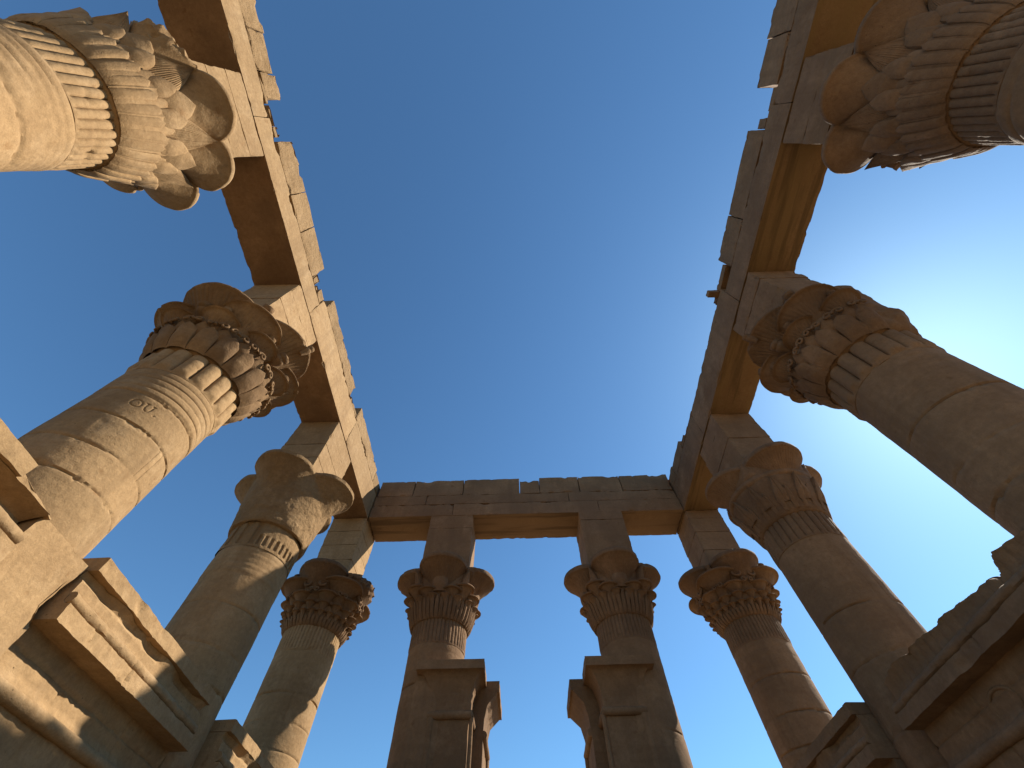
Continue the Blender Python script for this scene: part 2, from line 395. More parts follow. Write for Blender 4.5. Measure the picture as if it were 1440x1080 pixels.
COLS = {}
def column(key, c, label, kind, seed, hx, hy, rings=5, mat=SAND, cmat=CAPL, letters=False, ring_amp=.014, courses=(1, 1, 1, 1), aoff=(0, 0), breaks=None, abrk=None, amat=None, aj=.04, skip=()):
    breaks = breaks or {}
    root = empty("column", label, "column", (c[0], c[1], .1 if kind == 'papyrus_m' else 0), "columns standing round the open court")
    V, F, tn = shaft(c, rings, seed, letters, mat, ring_amp); make("shaft", V, F, mat, root, tone=tn)
    rnd = random.Random(seed)
    ab = abacus_mesh(hx, hy, 10.22, 12.585, courses, seed, aoff, aj, abrk); make("abacus", *ab, amat or mat, root, ang=.5)
    K = dict(kind=kind)
    q = math.pi / 4
    if kind == 'bell':              # smooth, unfinished quatrefoil
        def part(T): return sstep(np.sin((T + .2) * 3.5), -.2, .5) * 0
        zs = np.array([7.88, 7.9, 7.93, 7.95, 7.97] + list(np.linspace(8.0, 8.2, 12)) + [8.22, 8.25] + list(np.linspace(8.28, 8.56, 10)))
        nu = 420; th = np.linspace(-math.pi, math.pi, nu, endpoint=False); T, Z = np.meshgrid(th, zs)
        Pn = polar(np.full_like(T, .8), T, Z).reshape(-1, 3) + np.array([c[0], c[1], 0])
        r = .815 + .012 * fbm(Pn * 2.4, seed).reshape(T.shape) + .006 * fbm(Pn * 9, seed).reshape(T.shape)
        slot = sstep(np.sin(T * 36), -.15, .25) * sstep(Z, 7.94, 7.97)
        front = (T > R(-68)) & (T < R(30)); left = (T > R(-130)) & (T < R(-72))
        r -= .04 * slot * (1 - sstep(Z, 8.17, 8.22)) * front
        slot2 = sstep(np.sin(T * 18), .0, .3) * sstep(Z, 7.94, 7.97)
        r -= .035 * slot2 * (1 - sstep(Z, 8.5, 8.55)) * left
        make("reed_band", polar(r, T, Z).reshape(-1, 3), grid_faces(len(zs), nu), SANDR, root)
        zs = np.concatenate([[8.53, 8.535, 8.55, 8.58, 8.62], np.linspace(8.66, 10.12, 60), [10.15, 10.19, 10.23, 10.25, 10.252]])
        nu = 300; th = np.linspace(-math.pi, math.pi, nu, endpoint=False); T, Z = np.meshgrid(th, zs)
        core = np.interp(Z, [8.53, 8.535, 8.55, 8.62, 8.9, 9.3, 9.6, 10.3], [.8, .85, .89, .92, .95, 1.02, 1.06, 1.1])
        r = core
        t = np.clip((Z - 9.0) / 1.14, 0, 1)
        for k in range(4):
            a = k * math.pi / 2; d = .45 + .40 * t ** 1.4; rho = .42 + .34 * (t ** 2.4); rho = rho + .02 * sstep(Z, 10.1, 10.14)
            dt = (T - a + math.pi) % (2 * math.pi) - math.pi
            disc = rho ** 2 - (d * np.sin(dt)) ** 2
            lr = np.where((disc > 0) & (np.abs(dt) < 1.3), d * np.cos(dt) + np.sqrt(np.maximum(disc, 0)), .5)
            if k == 0 or True: r = smax(r, lr, .07)
        Pn = polar(r, T, Z).reshape(-1, 3) + np.array([c[0], c[1], 0])
        r = r + .016 * fbm(Pn * 3, seed).reshape(T.shape) + .007 * fbm(Pn * 11, seed + 3).reshape(T.shape) + .003 * vn(Pn * 40, seed).reshape(T.shape)
        ribs = ((T < R(-85)) | (T > R(120))) * sstep(Z, 9.6, 9.8) * (1 - sstep(Z, 10.1, 10.14)) * .012
        r -= ribs * (1 - np.abs(np.sin(T * 45)))
        r = np.where(Z > 10.251, .1, r)
        make("capital", polar(r, T, Z).reshape(-1, 3), grid_faces(len(zs), nu), SANDR, root)
        return root
    spec = dict(
        lotus8=dict(n=40, depth=.045, round_=.9, flutes=0),
        papyrus_m=dict(n=46, depth=.03, round_=1.0, flutes=46),
        fine=dict(n=52, depth=.026, round_=1.0, flutes=52),
        lotus4=dict(n=30, depth=.045, round_=.8, flutes=0),
        thick=dict(n=17, depth=.11, round_=.75, flutes=0, foot=.10, per=18))[kind]
    part = None
    if kind == 'lotus4': part = lambda T: sstep(T, R(-178), R(-172)) * (1 - sstep(T, R(-62), R(-55))) + sstep(T, R(150), R(155))
    V, F = reed_band(c, spec['n'], spec['depth'], seed, round_=spec['round_'], part=part, foot=spec.get('foot', .06), per=spec.get('per', 9), rt=.86 if kind == 'thick' else .82)
    make("reed_band", V, F, mat if kind == 'thick' or mat is SAND else cmat, root)
    V, F = core_bell(c, seed, flutes=spec['flutes']); cap = make("capital", V, F, cmat, root)
    def um(name, ang, seed_, **kw):
        V, F = umbel(c, ang, seed=seed_, **kw); return make(name, V, F, cmat, cap)
    if kind == 'lotus8':
        for k in range(8):
            um("umbel", k * q, seed + k, R1=.49, d1=1.08, z0=9.3, z1=10.08, R0=.2, d0=.78, brk=breaks.get(k), rim=.13)
        lf = make("leaf", *leaf(.074, 8.545, 9.36, CORE, .035, tip=2.2, blunt=.86, lift=.035), cmat, cap); ring_copies(lf, 18, 0, rnd=rnd, jit=.008)
        lf = make("leaf", *leaf(.074, 8.545, 9.16, CORE, .050, tip=2.2, blunt=.84, lift=.045), cmat, cap); ring_copies(lf, 36, math.pi / 36, rnd=rnd, jit=.008)
        lf = make("leaf", *leaf(.085, 8.545, 9.34, CORE, .034, tip=2.2, blunt=.86, lift=.05, mid=.01), cmat, cap); ring_copies(lf, 18, math.pi / 18, rnd=rnd, jit=.008)
        lf = make("leaf", *leaf(.15, 8.95, 9.56, CORE, .10, tip=2.4, blunt=.6, lift=.07, emerge=.6), cmat, cap); ring_copies(lf, 16, q / 4, rnd=rnd, jit=.012)
        lf = make("sepal", *leaf(.22, 9.1, 9.74, CORE, .11, tip=2.6, blunt=.5, lift=.12, emerge=.6), cmat, cap); ring_copies(lf, 8, 0, rnd=rnd)
        lf = make("sepal", *leaf(.27, 9.2, 9.98, CORE, .10, tip=.2, blunt=.35, lift=.22, rib=34, nu=61, emerge=.6), cmat, cap); ring_copies(lf, 8, q / 2, rnd=rnd)
    elif kind == 'papyrus_m':
        for k in range(4):
            um("umbel", k * 2 * q, seed + k, R1=.75, d1=.84, z0=9.2, z1=10.08, R0=.30, d0=.62, ribs=44, rib_amp=.014, nu=220, rim=.18, brk=breaks.get(k), bell=1.9)
        lf = make("leaf", *leaf(.060, 8.545, 9.16, CORE, .042, tip=.5, blunt=.7, lift=.06, mid=.01), cmat, cap); ring_copies(lf, 46, .04, rnd=rnd, jit=.006)
        for k in range(8):
            a = k * q + q / 2
            um("small_umbel", a, seed + 20 + k, R1=.25, d1=.93, z0=8.95, z1=9.30, R0=.07, d0=.90, nu=40, rim=.06, bell=1.8, flange=.05)
        for k in range(16):
            a = (k + .5) * q / 2
            um("small_umbel", a, seed + 40 + k, R1=.13, d1=1.0, z0=8.9, z1=9.12, R0=.05, d0=.92, nu=24, rim=.05, bell=1.4)
        for k in range(4):
            um("small_umbel", k * 2 * q + q, seed + 60 + k, R1=.28, d1=.98, z0=9.0, z1=9.44, R0=.08, d0=.9, nu=48, rim=.07, bell=1.9, flange=.05)
        lf = make("bulb", *leaf(.26, 9.25, 9.82, CORE, .16, tip=2.5, blunt=.3, lift=.02), cmat, cap); ring_copies(lf, 4, 0, rnd=rnd)
        lf = make("sepal", *leaf(.17, 9.3, 10.1, CORE, .12, tip=.3, blunt=.2, lift=.12, mid=.02), cmat, cap); ring_copies(lf, 4, q, rnd=rnd)
    elif kind == 'fine':
        for k in range(4):
            um("umbel", k * 2 * q, seed + k, R1=.75, d1=.82, z0=9.1, z1=10.06, R0=.34, d0=.62, rim=.16, brk=breaks.get(k), nu=140, bell=1.7)
        for k in range(4):
            um("side_umbel", k * 2 * q + q, seed + 8 + k, R1=.62, d1=.82, z0=9.0, z1=9.72, R0=.14, d0=.80, rim=.075, nu=80, bell=1.9, flange=.07)
        for k in range(8):
            um("side_umbel", k * q + q / 2, seed + 16 + k, R1=.27, d1=.93, z0=8.95, z1=9.36, R0=.08, d0=.88, rim=.055, nu=44, bell=2.0, flange=.045)
        for k in range(16):
            um("small_umbel", k * q / 2, seed + 30 + k, R1=.14, d1=.96, z0=8.85, z1=9.10, R0=.05, d0=.91, rim=.04, nu=28, bell=2.0, flange=.03)
        for k in range(24):
            um("small_umbel", (k + .5) * 2 * math.pi / 24, seed + 50 + k, R1=.08, d1=.96, z0=8.72, z1=8.88, R0=.04, d0=.92, rim=.035, nu=20, bell=1.8, flange=.018)
        for k in range(8):
            for h in (-1, 1): make("volute", *volute(k * q, 9.42, 1.13, .085, h, .03), cmat, cap)
        lf = make("leaf", *leaf(.05, 8.545, 8.78, CORE, .035, tip=1.5, blunt=.7, lift=.03), cmat, cap); ring_copies(lf, 52, .0, rnd=rnd)
        for k in range(4):
            a = k * 2 * q
            for h in (-1, 1): make("volute", *volute(a, 9.66, 1.14, .19, h, .05), cmat, cap)
            make("knob", *bud(a, 9.5, 9.78, 1.08, 1.16, .09), cmat, cap)
            make("bud", *bud(a + q, 9.75, 10.12, 1.06, 1.24, .085), cmat, cap)
    elif kind == 'lotus4':
        for k in range(4):
            plain = k in (0,)
            um("umbel", k * 2 * q, seed + k, R1=.74, d1=.83, z0=9.25, z1=10.05, R0=.34, d0=.62, ribs=0 if plain else 56, rib_amp=.016, nu=340, rim=.17, brk=breaks.get(k), bell=1.9)
        P2 = (CORE[0], [x + y for x, y in zip(CORE[1], [0, 0, 0, 0, .01, .04, .08, .12, .12, .12, 0])])
        V, F = core_bell(c, seed + 5, prof=(P2[0], P2[1]), rough=.015)
        sh = make("bell_sheath", V, F, cmat, cap)
        zs = np.linspace(9.52, 9.72, 9); th = np.linspace(-math.pi, math.pi, 220, endpoint=False); T, Z = np.meshgrid(th, zs)
        r = 1.08 + .10 * np.sin((Z - 9.52) / .2 * math.pi) ** .7 * (.6 + .4 * vn(polar(np.full_like(T, 2.), T, Z).reshape(-1, 3), seed).reshape(T.shape))
        make("collar", polar(r, T, Z).reshape(-1, 3), grid_faces(9, 220), cmat, cap)
        kp = lambda a: -R(185) < a < -R(45) or a > R(150)
        lf = make("leaf", *leaf(.19, 8.8, 9.52, P2, .075, tip=.1, blunt=.15, lift=.02, mid=-.02), cmat, cap); ring_copies(lf, 12, .1, kp, rnd=rnd)
        lf = make("leaf", *leaf(.06, 8.6, 9.2, P2, .04, tip=1.2, blunt=.6, lift=.01), cmat, cap); ring_copies(lf, 24, .0, kp, rnd=rnd)
        lf = make("sepal", *leaf(.30, 9.6, 10.12, CORE, .16, tip=0, blunt=.08, lift=.03), cmat, cap); ring_copies(lf, 4, q, rnd=rnd)
    elif kind == 'thick':
        ok = lambda a: not any(lo < math.degrees(a) < hi for lo, hi in skip)
        nrm = lambda a: math.atan2(math.sin(a), math.cos(a))
        for k in range(4):
            um("umbel", k * 2 * q, seed + k, R1=.79, d1=.80, z0=9.3, z1=10.12, R0=.34, d0=.58, ribs=44, rib_amp=.026, nu=320, rim=.09, brk=breaks.get(k), bell=1.9)
        lf = make("leaf", *leaf(.184, 8.545, 9.10, CORE, .135, tip=3.2, blunt=.62, lift=.07), cmat, cap); ring_copies(lf, 17, math.pi + math.pi / 17, ok, rnd=rnd)
        lf = make("leaf", *leaf(.15, 8.7, 9.22, CORE, .13, tip=2.4, blunt=.6, lift=.08, emerge=.7), cmat, cap); ring_copies(lf, 17, math.pi, ok, rnd=rnd)
        for k in range(8):
            a = nrm(k * q + q / 2)
            if ok(a): um("side_umbel", a, seed + 20 + k, R1=.34, d1=1.02, z0=8.95, z1=9.46, R0=.10, d0=.92, ribs=24, rib_amp=.012, nu=120, rim=.045, bell=1.8, flange=.03)
        for k in range(4):
            a = nrm(k * 2 * q + q)
            if ok(a): um("side_umbel", a, seed + 40 + k, R1=.62, d1=.90, z0=9.1, z1=9.84, R0=.14, d0=.86, ribs=34, rib_amp=.015, nu=200, rim=.055, bell=1.8, flange=.03)
        for k in range(17):
            a = nrm(k * 2 * math.pi / 17)
            if ok(a):
                for h in (-1, 1): make("volute", *volute(a + rnd.uniform(-.02, .02), 9.20 + rnd.uniform(-.025, .025), 1.15, .085 + rnd.uniform(-.015, .012), h, .03, 1.05), cmat, cap)
        for k in range(8):
            a = nrm(k * q)
            if ok(a):
                for h in (-1, 1): make("volute", *volute(a + h * .19, 9.52, 1.16, .10, h, .042, 1.2), cmat, cap)
        for k in range(8):
            a = nrm(k * q + q / 2)
            if ok(a): make("bud", *bud(a, 9.45, 9.74, 1.08, 1.27, .085), cmat, cap)
        for k in range(4):
            a = nrm(k * 2 * q + q)
            if ok(a): make("bud", *bud(a, 9.98, 10.30, 1.06, 1.40, .125), cmat, cap)
            a = nrm(k * 2 * q)
            if ok(a):
                if k != 3: make("bud", *bud(a, 9.98, 10.26, 1.50, 1.66, .085), cmat, cap)
                make("bud", *bud(a, 9.55, 9.80, 1.0, 1.28, .13), cmat, cap)
        if skip:
            V, F = core_bell(c, seed + 3, prof=(CORE[0], [x + .10 * min(1, max(0, (zz - 8.5) / .5)) for x, zz in zip(CORE[1], CORE[0])]), rough=.07); make("broken_core", V, F, SANDR if mat is SAND else mat, cap)
    return root

def broken_out(sign):                      # outer side of an abacus eaten away towards the foot
    def f(V):
        d = np.zeros_like(V); t = np.clip((12.4 - V[:, 2]) / 2, 0, 1)
        outer = sstep(V[:, 0] * sign, .2, .66)
        d[:, 0] = -sign * outer * np.clip(fbm(V * 1.6, 77) * .5 + .25, 0, 1) * .22
        return d
    return f
column('L1', (-6.22, -.63), "sunlit column in the top left corner with fluted capital of round lobes, one broken", 'lotus8', 3, .63, .775, cmat=SAND, breaks={7: 1.2, 6: 1.0, 5: 1.2}, courses=(1, 1, 1.1, 1))
column('L2', (-6.22, 3.97), "sunlit column carved with the letters OU below a leafy capital on thick reeds", 'thick', 11, .63, .83, letters=True, courses=(1, 1, 1, .9), ring_amp=.012)
column('L3', (-6.22, 8.475), "column with a smooth undecorated clover shaped capital, half in shadow beside sunlit wall", 'bell', 23, .63, .85, rings=5, courses=(1, 1, .9, 1), ring_amp=.009)
column('L4', (-6.22, 12.77), "left corner column with finely curled capital, its right lobe broken, under beam joint", 'fine', 31, .63, .70, rings=4, cmat=CAP_DEEP_SHADE, mat=SAND, breaks={0: 1.42}, ring_amp=.004)
column('M1', (-2.39, 12.77), "shaded column with intact four lobed capital behind the left gate post", 'papyrus_m', 41, .80, .69, rings=3, cmat=CAP_SHADED, mat=SHADED, ring_amp=.005, courses=(2.3, .9))
column('M2', (3.17, 12.77), "shaded column with intact four lobed capital behind the right gate post", 'papyrus_m', 53, .80, .69, rings=3, cmat=CAP_SHADED, mat=SHADED, ring_amp=.005, courses=(2.6, .6))
column('R4', (6.99, 12.8), "right corner column with finely curled capital and narrow reed band, backlit", 'fine', 61, .63, .70, rings=3, cmat=CAP_SHADED, mat=SHADED, ring_amp=.004, courses=(1, 1.2, 1, .6))
column('R3', (6.99, 8.56), "backlit column with ribbed fan lobes and half finished lotus leaves on capital", 'lotus4', 71, .63, .85, rings=0, cmat=CAP_SHADED, mat=SHADED, courses=(1.6, 1, .8))
column('R2', (6.99, 3.95), "dark backlit column in front of the bright sun glow, capital on thick reeds", 'thick', 83, .63, .83, rings=4, cmat=CAP_SHADED, mat=SHADED, ring_amp=.005, abrk=broken_out(1), aj=.1, breaks={0: 1.05, 3: 1.05}, skip=((-104, 62),))
column('R1', (6.99, -.63), "dark column at top right corner with worn fluted lotus capital of round lobes", 'lotus8', 97, .63, .80, rings=4, cmat=CAP_SHADED, mat=SHADED, breaks={2: 1.1, 1: 1.05, 0: 1.15}, courses=(1.2, 1, 1))

# ------------------------------------------------------------------ architraves
def block(name, b, mat, parent, seed, cell=.10, amp=.012, chip=.06, topjag=0., under=None, joint=1):
    V, F = rough_box(*b, cell=cell, amp=amp, chip=chip, seed=seed, topjag=topjag, joint=joint)
    V = V - np.array(parent.location)
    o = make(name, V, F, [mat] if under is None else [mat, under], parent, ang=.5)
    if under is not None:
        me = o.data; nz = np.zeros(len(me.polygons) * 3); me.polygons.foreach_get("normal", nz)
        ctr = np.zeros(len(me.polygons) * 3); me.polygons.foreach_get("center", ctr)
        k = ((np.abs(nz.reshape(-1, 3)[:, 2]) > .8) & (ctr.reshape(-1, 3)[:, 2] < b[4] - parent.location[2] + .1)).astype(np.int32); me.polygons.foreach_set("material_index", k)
    return o
ZB = 12.6
def side_architrave(root, x0, x1, mat, und, lint, tops, inner, seed, frags):
    for k, (a, b, zj) in enumerate(lint):
        block("lintel", (x0, x1, a + .001, b - .001, ZB, zj), mat, root, seed + k, under=und, chip=.10, cell=.08)
    for k, (a, b, z0, z1, dx) in enumerate(tops):
        xa, xb = (x0 + .12, x1 + dx) if inner > 0 else (x0 - dx, x1 - .12)
        block("cornice_block", (xa, xb, a + .002, b - .002, z0 + .003, z1 + .02), SANDR if inner > 0 else mat, root, seed + 20 + k, cell=.07, amp=.025, chip=.15, topjag=.13)
    for k, (a, b, z0, z1, w_) in enumerate(frags):
        xa, xb = (x1 - w_, x1 + .01) if inner > 0 else (x0 - .01, x0 + w_)
        block("stone_fragment", (xa, xb, a, b, z0 + .003, z1), SANDR if inner > 0 else mat, root, seed + 50 + k, cell=.05, amp=.05, chip=.14)
LA = empty("architrave", "sunlit stone beam along the left columns with notched broken top edge", "stone beam", (-6.22, 4, ZB))
side_architrave(LA, -6.86, -5.58, SAND, SHADED,  # undersides take the darker stone, so soffit shade is painted in
    [(-5.6, -.63, 13.32), (-.63, 3.97, 13.32), (3.97, 8.475, 13.75), (8.475, 13.47, 13.80)],
    [(-5.6, -2.32, 13.32, 14.15, 0), (-2.32, -1.54, 13.32, 14.08, .0), (-1.54, -1.02, 13.45, 14.2, .0),
     (-.16, 1.05, 13.32, 14.24, .005), (1.05, 1.97, 13.32, 14.24, .01), (1.97, 3.18, 13.32, 14.24, 0),
     (4.2, 7.44, 13.75, 14.36, .0), (7.46, 8.33, 13.75, 13.9, 0), (8.35, 11.4, 13.8, 14.45, 0), (11.4, 13.47, 13.8, 14.34, 0)], 1, 100,
    [(-1.54, -.9, 13.32, 13.45, .7), (-.9, -.45, 13.32, 13.5, .5), (-.47, -.22, 13.32, 13.62, .35), (3.18, 3.42, 13.32, 13.72, .5), (3.45, 3.6, 13.32, 13.52, .4), (3.62, 3.95, 13.32, 13.68, .45)])
RA = empty("architrave", "dark backlit stone beam along the right columns, ochre stained underneath, ragged top", "stone beam", (6.99, 4, ZB))
side_architrave(RA, 6.338, 7.637, SHADED, OCHY,
    [(-5.6, -.63, 13.35), (-.63, 3.95, 13.45), (3.95, 8.56, 13.78), (8.56, 13.47, 13.75)],
    [(-5.6, -2.0, 13.35, 14.34, .0), (-2.0, -1.02, 13.35, 14.26, .02), (-1.0, -.5, 13.35, 13.6, -.05),
     (-.14, 1.95, 13.45, 14.28, 0), (1.95, 3.25, 13.45, 14.3, 0), (3.27, 4.05, 13.75, 13.97, 0),
     (10.12, 11.5, 13.75, 14.25, 0), (11.5, 13.47, 13.75, 14.36, 0)], -1, 200,
    [(-.38, -.14, 13.45, 13.8, .6), (4.28, 4.5, 13.78, 14.0, .75), (8.4, 9.1, 13.75, 13.82, .6), (9.1, 9.6, 13.75, 13.86, .6), (9.6, 10.1, 13.75, 14.0, .7)])
block("projecting_slab", (6.04, 6.95, 4.05, 4.24, 13.79, 13.98), SHADED, RA, 290, cell=.05, amp=.02, chip=.06)
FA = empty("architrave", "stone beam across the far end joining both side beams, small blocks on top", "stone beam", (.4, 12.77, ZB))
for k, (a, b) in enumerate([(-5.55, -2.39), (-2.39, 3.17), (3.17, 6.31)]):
    block("lintel", (a + .001, b - .001, 12.07, 13.47, ZB, 13.18), SHADED, FA, 300 + k, chip=.09, cell=.08, under=OCHX, joint=0)
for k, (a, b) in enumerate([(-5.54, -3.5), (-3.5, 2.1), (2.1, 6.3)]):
    block("cornice_block", (a + .001, b - .001, 12.075, 13.45, 13.182, 13.66), SHADED, FA, 310 + k, amp=.018, chip=.03, joint=0)
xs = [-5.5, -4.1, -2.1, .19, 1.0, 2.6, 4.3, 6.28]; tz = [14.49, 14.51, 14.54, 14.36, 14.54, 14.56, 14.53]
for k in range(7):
    block("cornice_block", (xs[k] + .0015, xs[k + 1] - .0015, 12.075 + .012 * (k % 3), 13.4, 13.662, tz[k]), SHADED, FA, 330 + k, cell=.06, amp=.022, chip=.10, topjag=.10, joint=0)

# ------------------------------------------------------------------ screen walls with cavetto cornices
def extrude_y(prof, y0, y1, fn, step=.035):
    """profile [(u,z)] swept along y; fn(u,z,y,i) -> u,z lets each station wear differently"""
    n = max(8, int((y1 - y0) / step)); ys = np.linspace(y0, y1, n); p = np.array(prof)
    Y, I = np.meshgrid(ys, np.arange(len(p)), indexing='ij')
    u = np.broadcast_to(p[:, 0], Y.shape).copy(); z = np.broadcast_to(p[:, 1], Y.shape).copy()
    u, z = fn(u, z, Y, I)
    V = np.stack([u, Y, z], -1)
    F = grid_faces(n, len(p))
    c0 = len(V.reshape(-1, 3)); Vf = V.reshape(-1, 3)
    caps = np.vstack([Vf[:len(p)].mean(0), Vf[-len(p):].mean(0)])
    m = len(p); i = np.arange(m); j = (i + 1) % m
    t0 = np.stack([np.full(m, c0), j, i], 1); t1 = np.stack([np.full(m, c0 + 1), (n - 1) * m + i, (n - 1) * m + j], 1)
    return np.vstack([Vf, caps]), F, np.vstack([t0, t1])
def dens(pts, step=.03):
    out = []
    for (a, b) in zip(pts[:-1], pts[1:]):
        k = max(1, int(np.hypot(b[0] - a[0], b[1] - a[1]) / step)); out += [(a[0] + (b[0] - a[0]) * i / k, a[1] + (b[1] - a[1]) * i / k) for i in range(k)]
    return out + [pts[-1]]
def sweep(name, root, prof, y0, y1, xc, side, mat, seed, fn=None, amp=.006, step=.035):
    def f(u, z, Y, I):
        P = np.stack([u * 1.0 + xc, Y, z], -1).reshape(-1, 3)
        n = fbm(P * 2.5, seed).reshape(u.shape) * amp + fbm(P * 11, seed + 1, 2).reshape(u.shape) * amp * .5
        u = u + n * (u > .1); z = z + n * .5
        if fn: u, z = fn(u, z, Y, P)
        return u, z
    V, F, T = extrude_y(prof, y0, y1, f, step)
    V = V.copy(); V[:, 0] = xc + side * V[:, 0]
    V -= np.array(root.location)
    return make(name, V, F, mat, root, tris=T, ang=.6)
def screen_wall(label, xc, side, y0, y1, mat, seed, u0=1.02, deep=.06, style='fillet', fil_end=None, ends=(0, 0)):
    root = empty("screen_wall", label, "stone wall", (xc, (y0 + y1) / 2, 0))
    us = u0
    def joints(u, z, Y, P):
        w_ = fbm(P * 5, seed + 15).reshape(u.shape) * .012; g_ = 0
        for jz in (4.12, 3.3): g_ = g_ + np.exp(-((z + w_ - jz) / .02) ** 2)
        for k, f_ in enumerate((.3, .68)): g_ = g_ + np.exp(-((Y + w_ - (y0 + f_ * (y1 - y0))) / .014) ** 2)
        return u - .022 * np.clip(g_, 0, 1) * (u > .3), z
    # recessed panel below, two stages
    sweep("panel", root, dens([(us - .26, 4.34), (us - .26, 3.95), (us - .22, 3.86)], .02) + dens([(us - .24, 3.72), (us - .24, .0)], .3) + [(.0 - .35, 0), (-.35, 4.34)], y0 + .02, y1 - .02, xc, side, mat, seed, joints, amp=.012, step=.03)
    t = np.linspace(0, 2 * math.pi, 12, endpoint=False)
    sweep("torus_moulding", root, [(us - .215 + .075 * math.cos(a), 3.79 + .075 * math.sin(a)) for a in t], y0 + .03, y1 - .03, xc, side, mat, seed + 1)
    # band over the recess
    def wear(u, z, Y, P):
        ch = np.clip(fbm(P * 3 + 3, seed + 2).reshape(u.shape) - .4, 0, 1) * .045 + np.clip(fbm(P * 13, seed + 12, 2).reshape(u.shape) - .35, 0, 1) * .03
        jy = np.abs(Y - (y0 + .42 * (y1 - y0)) + .012 * fbm(P * 6, seed + 14).reshape(u.shape))
        return u - (ch + .03 * np.exp(-(jy / .012) ** 2)) * (u > us - .1), z
    sweep("band", root, dens([(us + .045, 4.335), (us + .035, 4.52)], .03) + [(us - .04, 4.525), (us - .085, 4.56), (us - .085, 4.64), (-.34, 4.64), (-.34, 4.335)], y0, y1, xc, side, mat, seed + 2, wear)
    sweep("torus_moulding", root, [(us - .05 + .075 * math.cos(a), 4.60 + .07 * math.sin(a)) for a in t], y0 + .006, y1 - .006, xc, side, mat, seed + 3, wear)
    topz = 4.94
    cav = [(us - deep + deep * 1.0 * max(0, (s - .35) / .65) ** 2.2 - .02, 4.64 + (topz - 4.64) * s) for s in np.linspace(0, 1, 14)]
    if style == 'leaf':                       # leaf-cut cavetto, its top edge broken away
        cav = [(us - deep + deep * max(0, (s - .3) / .7) ** 2 - .02, 4.62 + .55 * s) for s in np.linspace(0, 1, 26)]
        def fn(u, z, Y, P):
            top = 5.0 + .07 * vn(np.stack([Y.ravel() * 1.3, 0 * Y.ravel(), 0 * Y.ravel() + seed], 1), 1).reshape(Y.shape) + .022 * fbm(np.stack([Y.ravel() * 4, 0 * Y.ravel(), 0 * Y.ravel()], 1), 3).reshape(Y.shape)
            top = top - .16 * np.exp(-((Y - 4.85) / .10) ** 2) - .08 * sstep(Y, 7.2, 7.9) - .10 * sstep(Y, 4.85, 4.95) * (1 - sstep(Y, 5.3, 6.0))
            cut = (z > top); z2 = np.where(cut, top + (z - top) * .12, z)
            ph = (Y + .12 * ((z - 4.62) / .5) ** 2) / .19
            gro = (1 - np.abs(np.sin(ph * math.pi)) ** .35) * .035 * (z > 4.66) * (u > .3) * np.clip(.7 + .6 * fbm(P * 1.5, 9).reshape(u.shape), 0, 1)
            u2 = u - gro - np.where(cut, .25 * np.clip((z - top) * 4, 0, 1) + .025 * fbm(P * 7, 5).reshape(u.shape), 0) * (u > .3)
            return u2, z2
        sweep("cornice", root, dens(cav, .03) + [(us - .35, 5.19), (-.3, 5.0), (-.35, 4.62)], y0, y1, xc, side, mat, seed + 4, fn, amp=.012, step=.018)
    else:
        def fn(u, z, Y, P):
            hole = sstep(z, 4.80, 4.86) * np.clip(fbm(P * np.array([1, 1.5, 3]), seed + 6).reshape(u.shape) + .45, 0, 1) * .11
            edge = .03 * fbm(P * np.array([1, 5, 1]), seed + 8).reshape(u.shape)
            return u - hole * (u > .3) * (z + edge < 4.97) * (z + edge > 4.80), z
        sweep("cornice", root, dens(cav, .02) + [(-.35, topz), (-.35, 4.62)], y0 + .004, y1 - .004, xc, side, mat, seed + 4, fn, amp=.008, step=.022)
        ya, yb = (y0, y1) if fil_end is None else (y0, fil_end)
        sweep("fillet", root, dens([(us, 4.945), (us + .002, 5.12)], .03) + [(us - .03, 5.13), (-.3, 5.10), (-.3, 4.945)], ya, yb, xc, side, mat, seed + 5, wear, amp=.007)
        if fil_end is not None:
            def brk(u, z, Y, P):
                n = fbm(P * 3.2, 31).reshape(u.shape)
                return u - .05 * (u > .3) * (1 + n), np.minimum(z, 5.02 - .12 * (Y - fil_end) + .05 * n)
            sweep("fillet", root, dens([(us + .0, 4.95), (us - .01, 5.08)], .03) + [(us - .12, 5.1), (-.3, 5.08), (-.3, 4.95)], fil_end + .01, y1 + .06, xc, side, mat, seed + 6, brk, amp=.012)
    return root
XL, XR = -6.22, 6.99
w12 = screen_wall("sunlit wall section at the left picture edge, upper moulding broken beside the lettered column", XL, 1, .1, 3.5, SAND, 401, deep=.27, fil_end=2.93)
pv = rough_box(XL - .2, XL + .91, 3.51, 4.44, 0, 4.97, cell=.05, amp=.02, chip=.10, seed=408, maxn=80)
make("end_pier", pv[0] - np.array(w12.location), pv[1], SAND, w12, ang=.5)
screen_wall("sunlit wall with long damaged cornice between the lettered column and the smooth capital column", XL, 1, 4.48, 8.03, SAND, 421)
screen_wall("short wall end with damaged cornice just left of the left corner column, partly in shadow", XL, 1, 9.02, 12.3, SAND, 441)
rw = screen_wall("dark shaded wall with leaf cut cornice and ragged top edge at lower right", XR, -1, 4.1, 7.92, SHADED, 461, u0=1.09, deep=.16, style='leaf')
screen_wall("dark shaded wall with straight cornice between the two farthest right columns", XR, -1, 8.95, 12.3, SHADED, 481, u0=1.09)

t_ = np.linspace(0, 2 * math.pi, 40)
ov = np.stack([np.full(40, XR - .83), 6.3 + .24 * np.cos(t_), 4.02 + .16 * np.sin(t_)], 1)
V_, F_ = tube(ov, .022, 8); make("relief_oval", V_ - np.array(rw.location), F_, SHADED, rw)
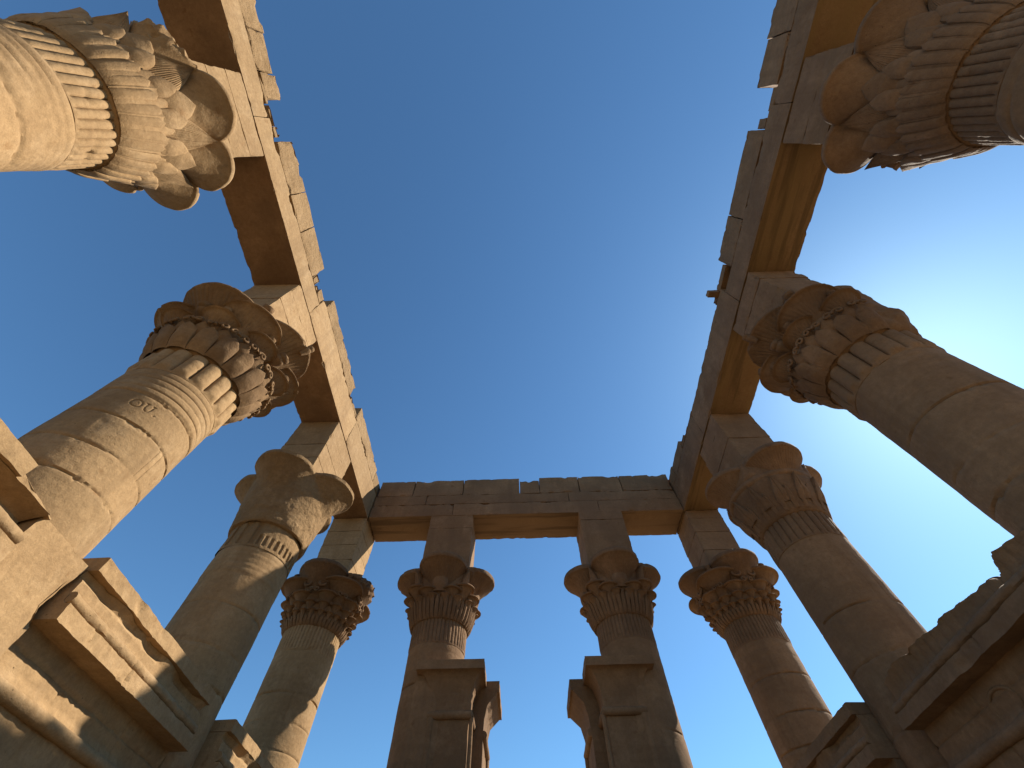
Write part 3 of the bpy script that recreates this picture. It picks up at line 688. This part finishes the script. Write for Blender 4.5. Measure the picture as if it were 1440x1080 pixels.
# ------------------------------------------------------------------ gate posts
def cav_box(root, name, x0, x1, y0, y1, zb, zt, ov, mat, seed, sides, fil=.22, cavh=.75):
    """block whose sides curve outward to a plain fillet (cavetto cornice); sides = overhang multipliers -x,+x,-y,+y"""
    zs = np.concatenate([[zb, zb + .01], np.linspace(zb + .05, zt - fil, 24), [zt - fil + .002, zt - fil + .006], np.linspace(zt - fil + .03, zt, 5), [zt + .001]])
    s = np.clip((zs - (zt - fil - cavh)) / cavh, 0, 1); o = np.where(zs < zt - fil + .001, ov * .86 * (1 - np.sqrt(np.clip(1 - s ** 2.2, 0, 1))), ov)
    k = 14; e = np.linspace(0, 1, k, endpoint=False)
    rows = []
    for z, oo in zip(zs, o):
        a, b, c_, d = x0 - oo * sides[0], x1 + oo * sides[1], y0 - oo * sides[2], y1 + oo * sides[3]
        ring = [(a + (b - a) * t, c_) for t in e] + [(b, c_ + (d - c_) * t) for t in e] + [(b + (a - b) * t, d) for t in e] + [(a, d + (c_ - d) * t) for t in e]
        rows.append([(x, y, z) for x, y in ring])
    V = np.array(rows); n = V.shape[1]; cen = np.array([(x0 + x1) / 2, (y0 + y1) / 2, 0])
    V[-1, :, :2] = cen[:2] + (V[-1, :, :2] - cen[:2]) * .02
    V = V.reshape(-1, 3); d = fbm(V * 2.7, seed) * .009 + np.clip(fbm(V * 4 + 2, seed + 1) - .6, 0, 1) * -.05
    out = V[:, :2] - cen[:2]; out /= np.linalg.norm(out, axis=1)[:, None] + 1e-6
    V[:, :2] += out * d[:, None]
    return make(name, V - np.array(root.location), grid_faces(len(zs), n), mat, root, ang=.5)
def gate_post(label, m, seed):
    """m = +1 left post (passage on its +x side), -1 right post"""
    X = (lambda x: x) if m > 0 else (lambda x: .80 - x)      # mirrored about the middle of the gate
    def rng(a, b): return (min(X(a), X(b)), max(X(a), X(b)))
    root = empty("gate_post", label, "gate post", ((X(-1.75)), 12.6, 0))
    sd = lambda l, r: (l, r) if m > 0 else (r, l)
    x0, x1 = rng(-2.28, -1.24)
    l, r = sd(1, .82)
    cav_box(root, "cornice", x0, x1, 12.02, 12.75, 6.36, 7.38, .40, SHADED, seed, (l, r, .8, 0))
    x0, x1 = rng(-2.28, -1.24)
    # panel with raised frame
    x0, x1 = rng(-2.16, -1.26)
    V, F = rough_box(x0, x1, 12.06, 12.75, 0, 6.22, .12, .008, .02, seed + 1); make("panel", V - np.array(root.location), F, SHADED, root, ang=.5)
    a, b = (X(-2.28), X(-2.10)); a, b = min(a, b), max(a, b)
    def tb(pts, rad, nm="torus_moulding"):
        V, F = tube(pts, rad, 16); V = V + (fbm(V * 3, seed)[:, None] * .006); make(nm, V - np.array(root.location), F, SHADED, root)
    tb([(X(-2.2), 12.05, z) for z in np.linspace(0, 6.22, 30)], .095)
    tb([(x, 12.05, 6.28) for x in np.linspace(X(-2.28), X(-1.2), 14)], .095)
    tb([(X(-1.24), y, 6.27) for y in np.linspace(12.05, 12.75, 8)], .09)
    tb([(X(-1.20), 12.06, z) for z in np.linspace(0, 6.22, 30)], .05)
    # jamb through the wall with its own cornice over the passage
    x0, x1 = rng(-2.0, -.96)
    l, r = sd(0, 1)
    cav_box(root, "jamb", x0, x1, 12.80, 14.25, 0, 7.34, .40, SHADED, seed + 5, (l, r, 0, .6), fil=.26, cavh=.95)
    tb([(X(-.95), y, 6.15) for y in np.linspace(12.82, 14.3, 10)], .09)
    tb([(X(-.97), 14.24, z) for z in np.linspace(0, 6.1, 20)], .10)
    return root
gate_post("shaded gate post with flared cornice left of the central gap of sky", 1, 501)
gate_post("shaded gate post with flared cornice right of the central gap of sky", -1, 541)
